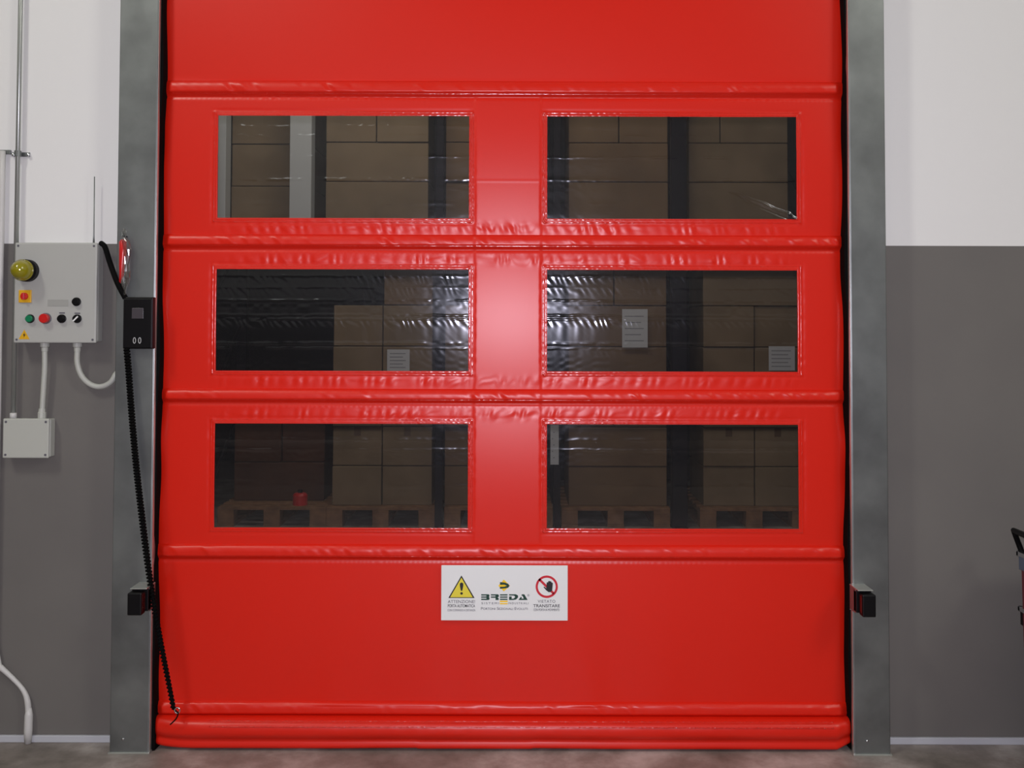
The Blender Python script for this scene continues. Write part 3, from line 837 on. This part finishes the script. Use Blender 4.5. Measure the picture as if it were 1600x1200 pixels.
obj('tie', tube([(c.x, YB, c.z), (c.x, yg + 0.004, c.z)], 0.003, 8), M['black'], gt, True)

# coiled cable down to the bottom edge of the curtain
path = spline([P(198, 545, -0.082), P(201, 580, -0.085), P(206, 650, -0.09), P(213, 730, -0.095), P(222, 810, -0.10), P(232, 890, -0.105), P(242, 955, -0.10), P(252, 1010, -0.09), P(263, 1066, -0.078), P(271, 1108, -0.068)], 40)
ls = [0.0]
for a, b in zip(path, path[1:]): ls.append(ls[-1] + (b - a).length)
T = ls[-1]
def along(s):
    i = int(np.searchsorted(ls, s)); i = min(max(i, 1), len(path) - 1)
    t = (s - ls[i - 1]) / max(1e-9, ls[i] - ls[i - 1]); return path[i - 1].lerp(path[i], t), (path[i] - path[i - 1]).normalized()
pts = []; ph = 0.0; s = 0.0
while s < T:
    c, d = along(s); u = s / T
    pitch = 0.0105 + 0.006 * max(0, u - 0.35); R = 0.0082 - 0.0028 * max(0.0, (u - 0.55) / 0.45)
    e1 = d.cross(Vector((0, 1, 0))).normalized(); e2 = d.cross(e1)
    pts.append(c + e1 * (R * math.cos(ph)) + e2 * (R * math.sin(ph)))
    ph += 2 * math.pi / 10; s += pitch / 10
coil = thing('coiled_cable', 'black coiled cable hanging from the black box to the curtain foot', 'cable', P(271, 1110, -0.068))
obj('cable_coil', tube(pts, 0.0042, 6), M['rubber'], coil, True)
tag(obj('cable_core', tube(path, 0.0058, 8), M['rubber'], coil, True), 'straight black core')
e = path[-1]
h1 = P(277, 1110, -0.072)
b = bmesh.new(); tube([(h1.x + 0.009 * math.cos(a), h1.y, h1.z + 0.010 * math.sin(a)) for a in np.linspace(0, 2 * math.pi, 22)], 0.0022, 7, b, False)
tag(obj('snap_ring', b, M['steel'], coil, True), 'small bright metal ring')
obj('cable_tail', tube(spline([e, P(278, 1114, -0.076), P(275, 1123, -0.074), P(266, 1132, -0.066)], 6), 0.0024, 7), M['rubber'], coil, True)

# ------------------------------------------------------------------ red bins at the right picture edge
def bin_(px_l, py_rim, z_bot, y0, y1, label, width, taper, handle, rim_m):
    r = P(px_l, py_rim, y1); xl = r.x; zt = r.z
    t = thing('red_bin', label, 'bin', (xl + width / 2, (y0 + y1) / 2, z_bot), 'nested dark red bins by the right wall')
    hgt = zt - z_bot; tp = taper * hgt
    b = bmesh.new(); rings = []
    for (ins, z) in ((tp, z_bot), (0.012, zt - 0.035), (0.012, zt), (0.020, zt), (0.020, zt - 0.03), (tp + 0.006, z_bot + 0.006)):
        rings.append([b.verts.new(p) for p in ((xl + ins, y0 + ins, z), (xl + width - ins, y0 + ins, z), (xl + width - ins, y1 - ins, z), (xl + ins, y1 - ins, z))])
    for A, B in zip(rings, rings[1:]):
        for k in range(4): b.faces.new((A[k], A[(k + 1) % 4], B[(k + 1) % 4], B[k]))
    b.faces.new(rings[0][::-1]); b.faces.new(rings[-1])
    obj('bin_body', b, M['crate'], t)
    b = bmesh.new()
    for (o1, z) in ((0.0, zt + 0.004), (0.0, zt - 0.010)):
        pass
    for (a0_, a1_, c0_, c1_) in ((xl, xl + width, y0, y0 + 0.014), (xl, xl + width, y1 - 0.014, y1), (xl, xl + 0.014, y0, y1), (xl + width - 0.014, xl + width, y0, y1)):
        bx(a0_, a1_, c0_, c1_, zt - 0.010, zt + 0.006, 0.002, bm=b)
    obj('bin_rim', b, M['steel'], t)
    obj('rim_skirt', bx(xl + 0.004, xl + 0.011, y0 + 0.01, y1 - 0.01, zt - 0.055, zt - 0.010, 0.001), rim_m, t)
    obj('rim_skirt', bx(xl + 0.008, xl + width - 0.008, y0 + 0.003, y0 + 0.011, zt - 0.055, zt - 0.010, 0.001), rim_m, t)
    if handle:
        zh = P(px_l, 828, y1).z
        b = bmesh.new(); hx = xl - 0.012
        tube([(xl + 0.012, y0 + 0.02, zt), (hx, y0 + 0.01, zh), (hx + 0.12, y0 + 0.01, zh - 0.022), (hx + 0.16, y0 + 0.02, zt)], 0.010, 8, b)
        tube([(xl + 0.012, y1 - 0.02, zt), (hx, y1 - 0.01, zh), (hx, y0 + 0.01, zh)], 0.010, 8, b)
        obj('bin_handle', b, M['black'], t, True)
    return zt


bin_(1590, 949, 0.0, -0.42, -0.08, 'lower dark red bin standing on the floor, with a black skirt under its rim', 0.42, 0.035, False, M['black'])
bin_(1587.5, 863, 0.30, -0.40, -0.10, 'upper dark red bin with black handle, nested in the lower one', 0.38, 0.04, True, M['crate_rim'])

# ------------------------------------------------------------------ store room beyond the curtain
YR = 3.80
SR = (YR - CAM_Y) / F_PX
def R(px, py, Y=YR): return P(px, py, Y)
PZ = 0.144
def pallet(xl, yf, label, zbase=0.0, depth=1.0, grp='wooden pallets beyond the door'):
    wd = 0.80
    t = thing('pallet', label, 'pallet', (xl + wd / 2, yf, zbase), grp)
    for k in range(7):
        y = yf + k * (depth - 0.1) / 6
        obj('deck_board', bx(xl, xl + wd, y, y + 0.1, zbase + 0.122, zbase + 0.144, 0.002, 1), M['wood'], t)
    for x in (xl, xl + wd / 2 - 0.06, xl + wd - 0.1 - 0.02):
        ww = 0.12
        obj('stringer', bx(x, x + ww, yf, yf + depth, zbase + 0.100, zbase + 0.122), M['wood'], t)
        obj('block', bx(x, x + ww, yf, yf + 0.12, zbase + 0.022, zbase + 0.100, 0.002, 1), M['wood'], t)
        obj('bottom_board', bx(x, x + ww, yf, yf + depth, zbase, zbase + 0.022), M['wood'], t)
    return t


def carton(x0, x1, y0, y1, z0, z1, m, label, grp, tape=True):
    t = thing('carton', label, 'box', ((x0 + x1) / 2, y0, z0), grp)
    g = 0.004
    obj('carton_body', bx(x0 + g, x1 - g, y0, y1, z0 + 0.001, z1 - g, 0.004, 1), m, t)
    if tape:
        xm = (x0 + x1) / 2
        obj('tape_strip', bx(xm - 0.025, xm + 0.025, y0 - 0.0008, y0, z1 - 0.07, z1 - 0.006), M['tape'], t)
    return t


ZF = [0.144]
lay = [R(600, y).z for y in (730, 668, 604, 541, 476, 414)]
# ground level stacks: (x from, x to, columns, depth, material, layers, name of the place)
def stack(px0, px1, cols_, m, ztops, zb, yf, where, dep=0.6, split=None, tapes=()):
    xa, xb = R(px0, 600, yf).x, R(px1, 600, yf).x
    z = zb
    ordn = ['bottom', 'second', 'third', 'fourth', 'fifth', 'sixth', 'seventh', 'eighth']
    for li, zt in enumerate(ztops):
        cols = cols_[li % len(cols_)] if isinstance(cols_, (list, tuple)) else cols_
        xs_ = [xa, xb] if cols == 1 else [xa, R(split, 600, yf).x if split else (xa + xb) / 2, xb]
        for k in range(cols):
            side = 'only' if cols == 1 else ('left' if k == 0 else 'right')
            jig = random.uniform(-0.012, 0.012)
            carton(xs_[k], xs_[k + 1], yf + 0.02 + jig, yf + dep, z, zt - 0.001, m,
                   f'{side} carton, {ordn[li]} layer up, {where}', 'cartons of the ' + where, tape=(li in tapes))
        z = zt


pal = [(339.5, 'wooden pallet carrying dark cartons, behind the lower left window, leftmost'),
       (509.5, 'wooden pallet under pale cartons, right half of the lower left window'),
       (694, 'wooden pallet mostly behind the red middle strip, its end in the lower left window'),
       (877.5, 'wooden pallet at the left of the lower right window'),
       (1094, 'wooden pallet at the right of the lower right window')]
for px, lb in pal: pallet(R(px, 800).x, YR, lb)
yc = YR + 0.06
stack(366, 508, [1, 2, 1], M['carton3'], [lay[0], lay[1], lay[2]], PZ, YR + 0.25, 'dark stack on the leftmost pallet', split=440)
stack(519, 676, [2, 2, 2, 2, 2], M['carton2'], lay[:4] + [lay[4]], PZ, yc, 'pale stack behind the left windows', split=597, tapes=(1,))
stack(598, 676, 1, M['carton'], [lay[5]], lay[4], yc, 'box topping the pale stack')
stack(694, 840, 2, M['carton'], lay[:5], PZ, yc, 'stack behind the middle strip')
stack(888, 1043, [1, 1, 2, 1, 1, 2], M['carton'], lay, PZ, yc, 'stack left behind the right windows', split=960)
stack(1099, 1252, [2, 2, 1, 2, 2, 1], M['carton2'], lay, PZ, yc, 'stack right behind the right windows', split=1180, tapes=(1,))

# rack: uprights and beams, second storage level
def rack_upright(px0, px1, yf, label, z1=4.6):
    xa, xb = R(px0, 600, yf).x, R(px1, 600, yf).x
    t = thing('rack_upright', label, 'rack', ((xa + xb) / 2, yf, 0), 'storage rack frames beyond the door')
    obj('front_upright', bx(xa, xb, yf, yf + 0.08, 0, z1, 0.004, 1), M['rack'], t)
    obj('rear_upright', bx(xa, xb, yf + 1.0, yf + 1.08, 0, z1, 0.004, 1), M['rack'], t)
    for k in range(6):
        za = 0.2 + k * 0.7
        obj('brace', tube([((xa + xb) / 2, yf + 0.08, za), ((xa + xb) / 2, yf + 1.0, za + 0.6)], 0.014, 6), M['rack'], t)
    obj('foot_plate', bx(xa - 0.002, xb + 0.002, yf - 0.01, yf + 0.10, 0, 0.008), M['rack'], t)


yu = YR - 0.04
rack_upright(310, 328, yu, 'dark rack upright hidden left of the left windows')
rack_upright(680, 692, yu, 'dark rack upright seen near the right end of the left windows')
rack_upright(865, 876, yu, 'dark rack upright at the left end of the right windows')
rack_upright(1050, 1074, yu + 0.02, 'dark rack upright in the middle of the right windows')
rack_upright(1267, 1287, yu, 'dark rack upright past the right end of the right windows')
zb0, zb1 = R(700, 402).z, R(700, 372).z
for a, b, lb in ((331, 678, 'behind the left windows'), (694, 862, 'behind the red middle strip'), (877.5, 1048.5, 'left bay of the right windows'), (1075.5, 1265.5, 'right bay of the right windows')):
    o = obj('rack_beam', bx(R(a, 380, yu).x, R(b, 380, yu).x, yu + 0.005, yu + 0.055, zb0 + 0.02, zb1, 0.003, 1), M['rack'])
    tag(o, f'dark horizontal rack beam {lb}', 'rack', 'storage rack beams beyond the door')
    xm0, xm1 = R(a, 380, yu).x, R(b, 380, yu).x
    o = obj('shelf_board', bx(xm0, xm1, yu + 0.06, yu + 1.0, zb1 - 0.03, zb1 - 0.006), M['wood'])
    tag(o, f'wooden shelf board of the rack {lb}', 'shelf', 'rack shelf boards beyond the door')
up = [R(600, y).z for y in (343, 281, 219, 150, 90)]
zz = zb1
stack(505, 668, [1, 1, 2, 2], M['carton2'], up[1:], zz, yc, 'upper rack load, top left window', split=585)
stack(694, 850, [1, 2], M['carton'], up[1:], zz, yc, 'upper rack load, middle strip')
stack(888, 1046, [1, 1, 2, 2], M['carton'], up[1:], zz, yc, 'upper rack load, left in top right window', split=968)
stack(1077, 1235, [1, 1, 2, 1], M['carton2'], up[1:], zz, yc, 'upper rack load, right in top right window', split=1128)
# far left bay: wide cartons on a board, pale column in front
yl = YR + 0.26
stack(356, 482, 1, M['carton2'], [R(400, y, yl).z for y in (290, 224, 130)], zb1, yl, 'wide load, top left window', 0.7)
for a, b, lb in ((452, 486, 'pale grey upright strip between cartons behind the top left window'), (339.5, 352, 'pale grey upright strip at the left end of the top left window')):
    ya = YR + 0.03
    o = obj('column', bx(R(a, 300, ya).x, R(b, 300, ya).x, ya, ya + 0.14, zb1 - 0.006, 4.4, 0.004, 1), M['store_column'])
    tag(o, lb, 'column', 'pale columns in the store')
    o['kind'] = 'thing'

# labels stuck on cartons
def sheet_label(px0, px1, py0, py1, y, label):
    o = thing('shipping_label', label, 'label', R((px0 + px1) / 2, py1, y), 'white shipping labels on the cartons')
    a = R(px0, py0, y); c = R(px1, py1, y)
    obj('paper_sheet', bx(a.x, c.x, y - 0.002, y, c.z, a.z), M['paper'], o)
    for k in range(5):
        z = a.z - (a.z - c.z) * (0.18 + 0.16 * k)
        obj('printed_line', bx(a.x + 0.02, c.x - 0.03 - 0.02 * (k % 2), y - 0.0025, y - 0.0018, z - 0.005, z + 0.002), M['print'], o)


sheet_label(972, 1012, 483, 543, yc - 0.005, 'tall white label sheet on cartons behind the middle right window')
sheet_label(1201, 1242, 541, 579, yc - 0.005, 'white label sheet at the right end of the middle right window')
sheet_label(605, 640, 546, 580, yc - 0.005, 'white label on the pale stack behind the middle left window')
sheet_label(860, 873, 664, 726, yu - 0.004, 'narrow white label at the left end of the lower right window')
# small red bottle-like tin on the leftmost pallet
c = R(469, 786, YR + 0.10)
t = thing('red_tin', 'small red tin standing on the front of the leftmost pallet', 'tin', (c.x, YR + 0.10, PZ))
obj('tin_body', tube([(c.x, YR + 0.10, PZ), (c.x, YR + 0.10, PZ + 0.07), (c.x, YR + 0.10, PZ + 0.085), (c.x, YR + 0.10, PZ + 0.09)], [0.055, 0.055, 0.045, 0.03], 20), M['redp'], t)
obj('tin_cap', tube([(c.x, YR + 0.10, PZ + 0.09), (c.x, YR + 0.10, PZ + 0.11)], 0.018, 14), M['black'], t)
# end
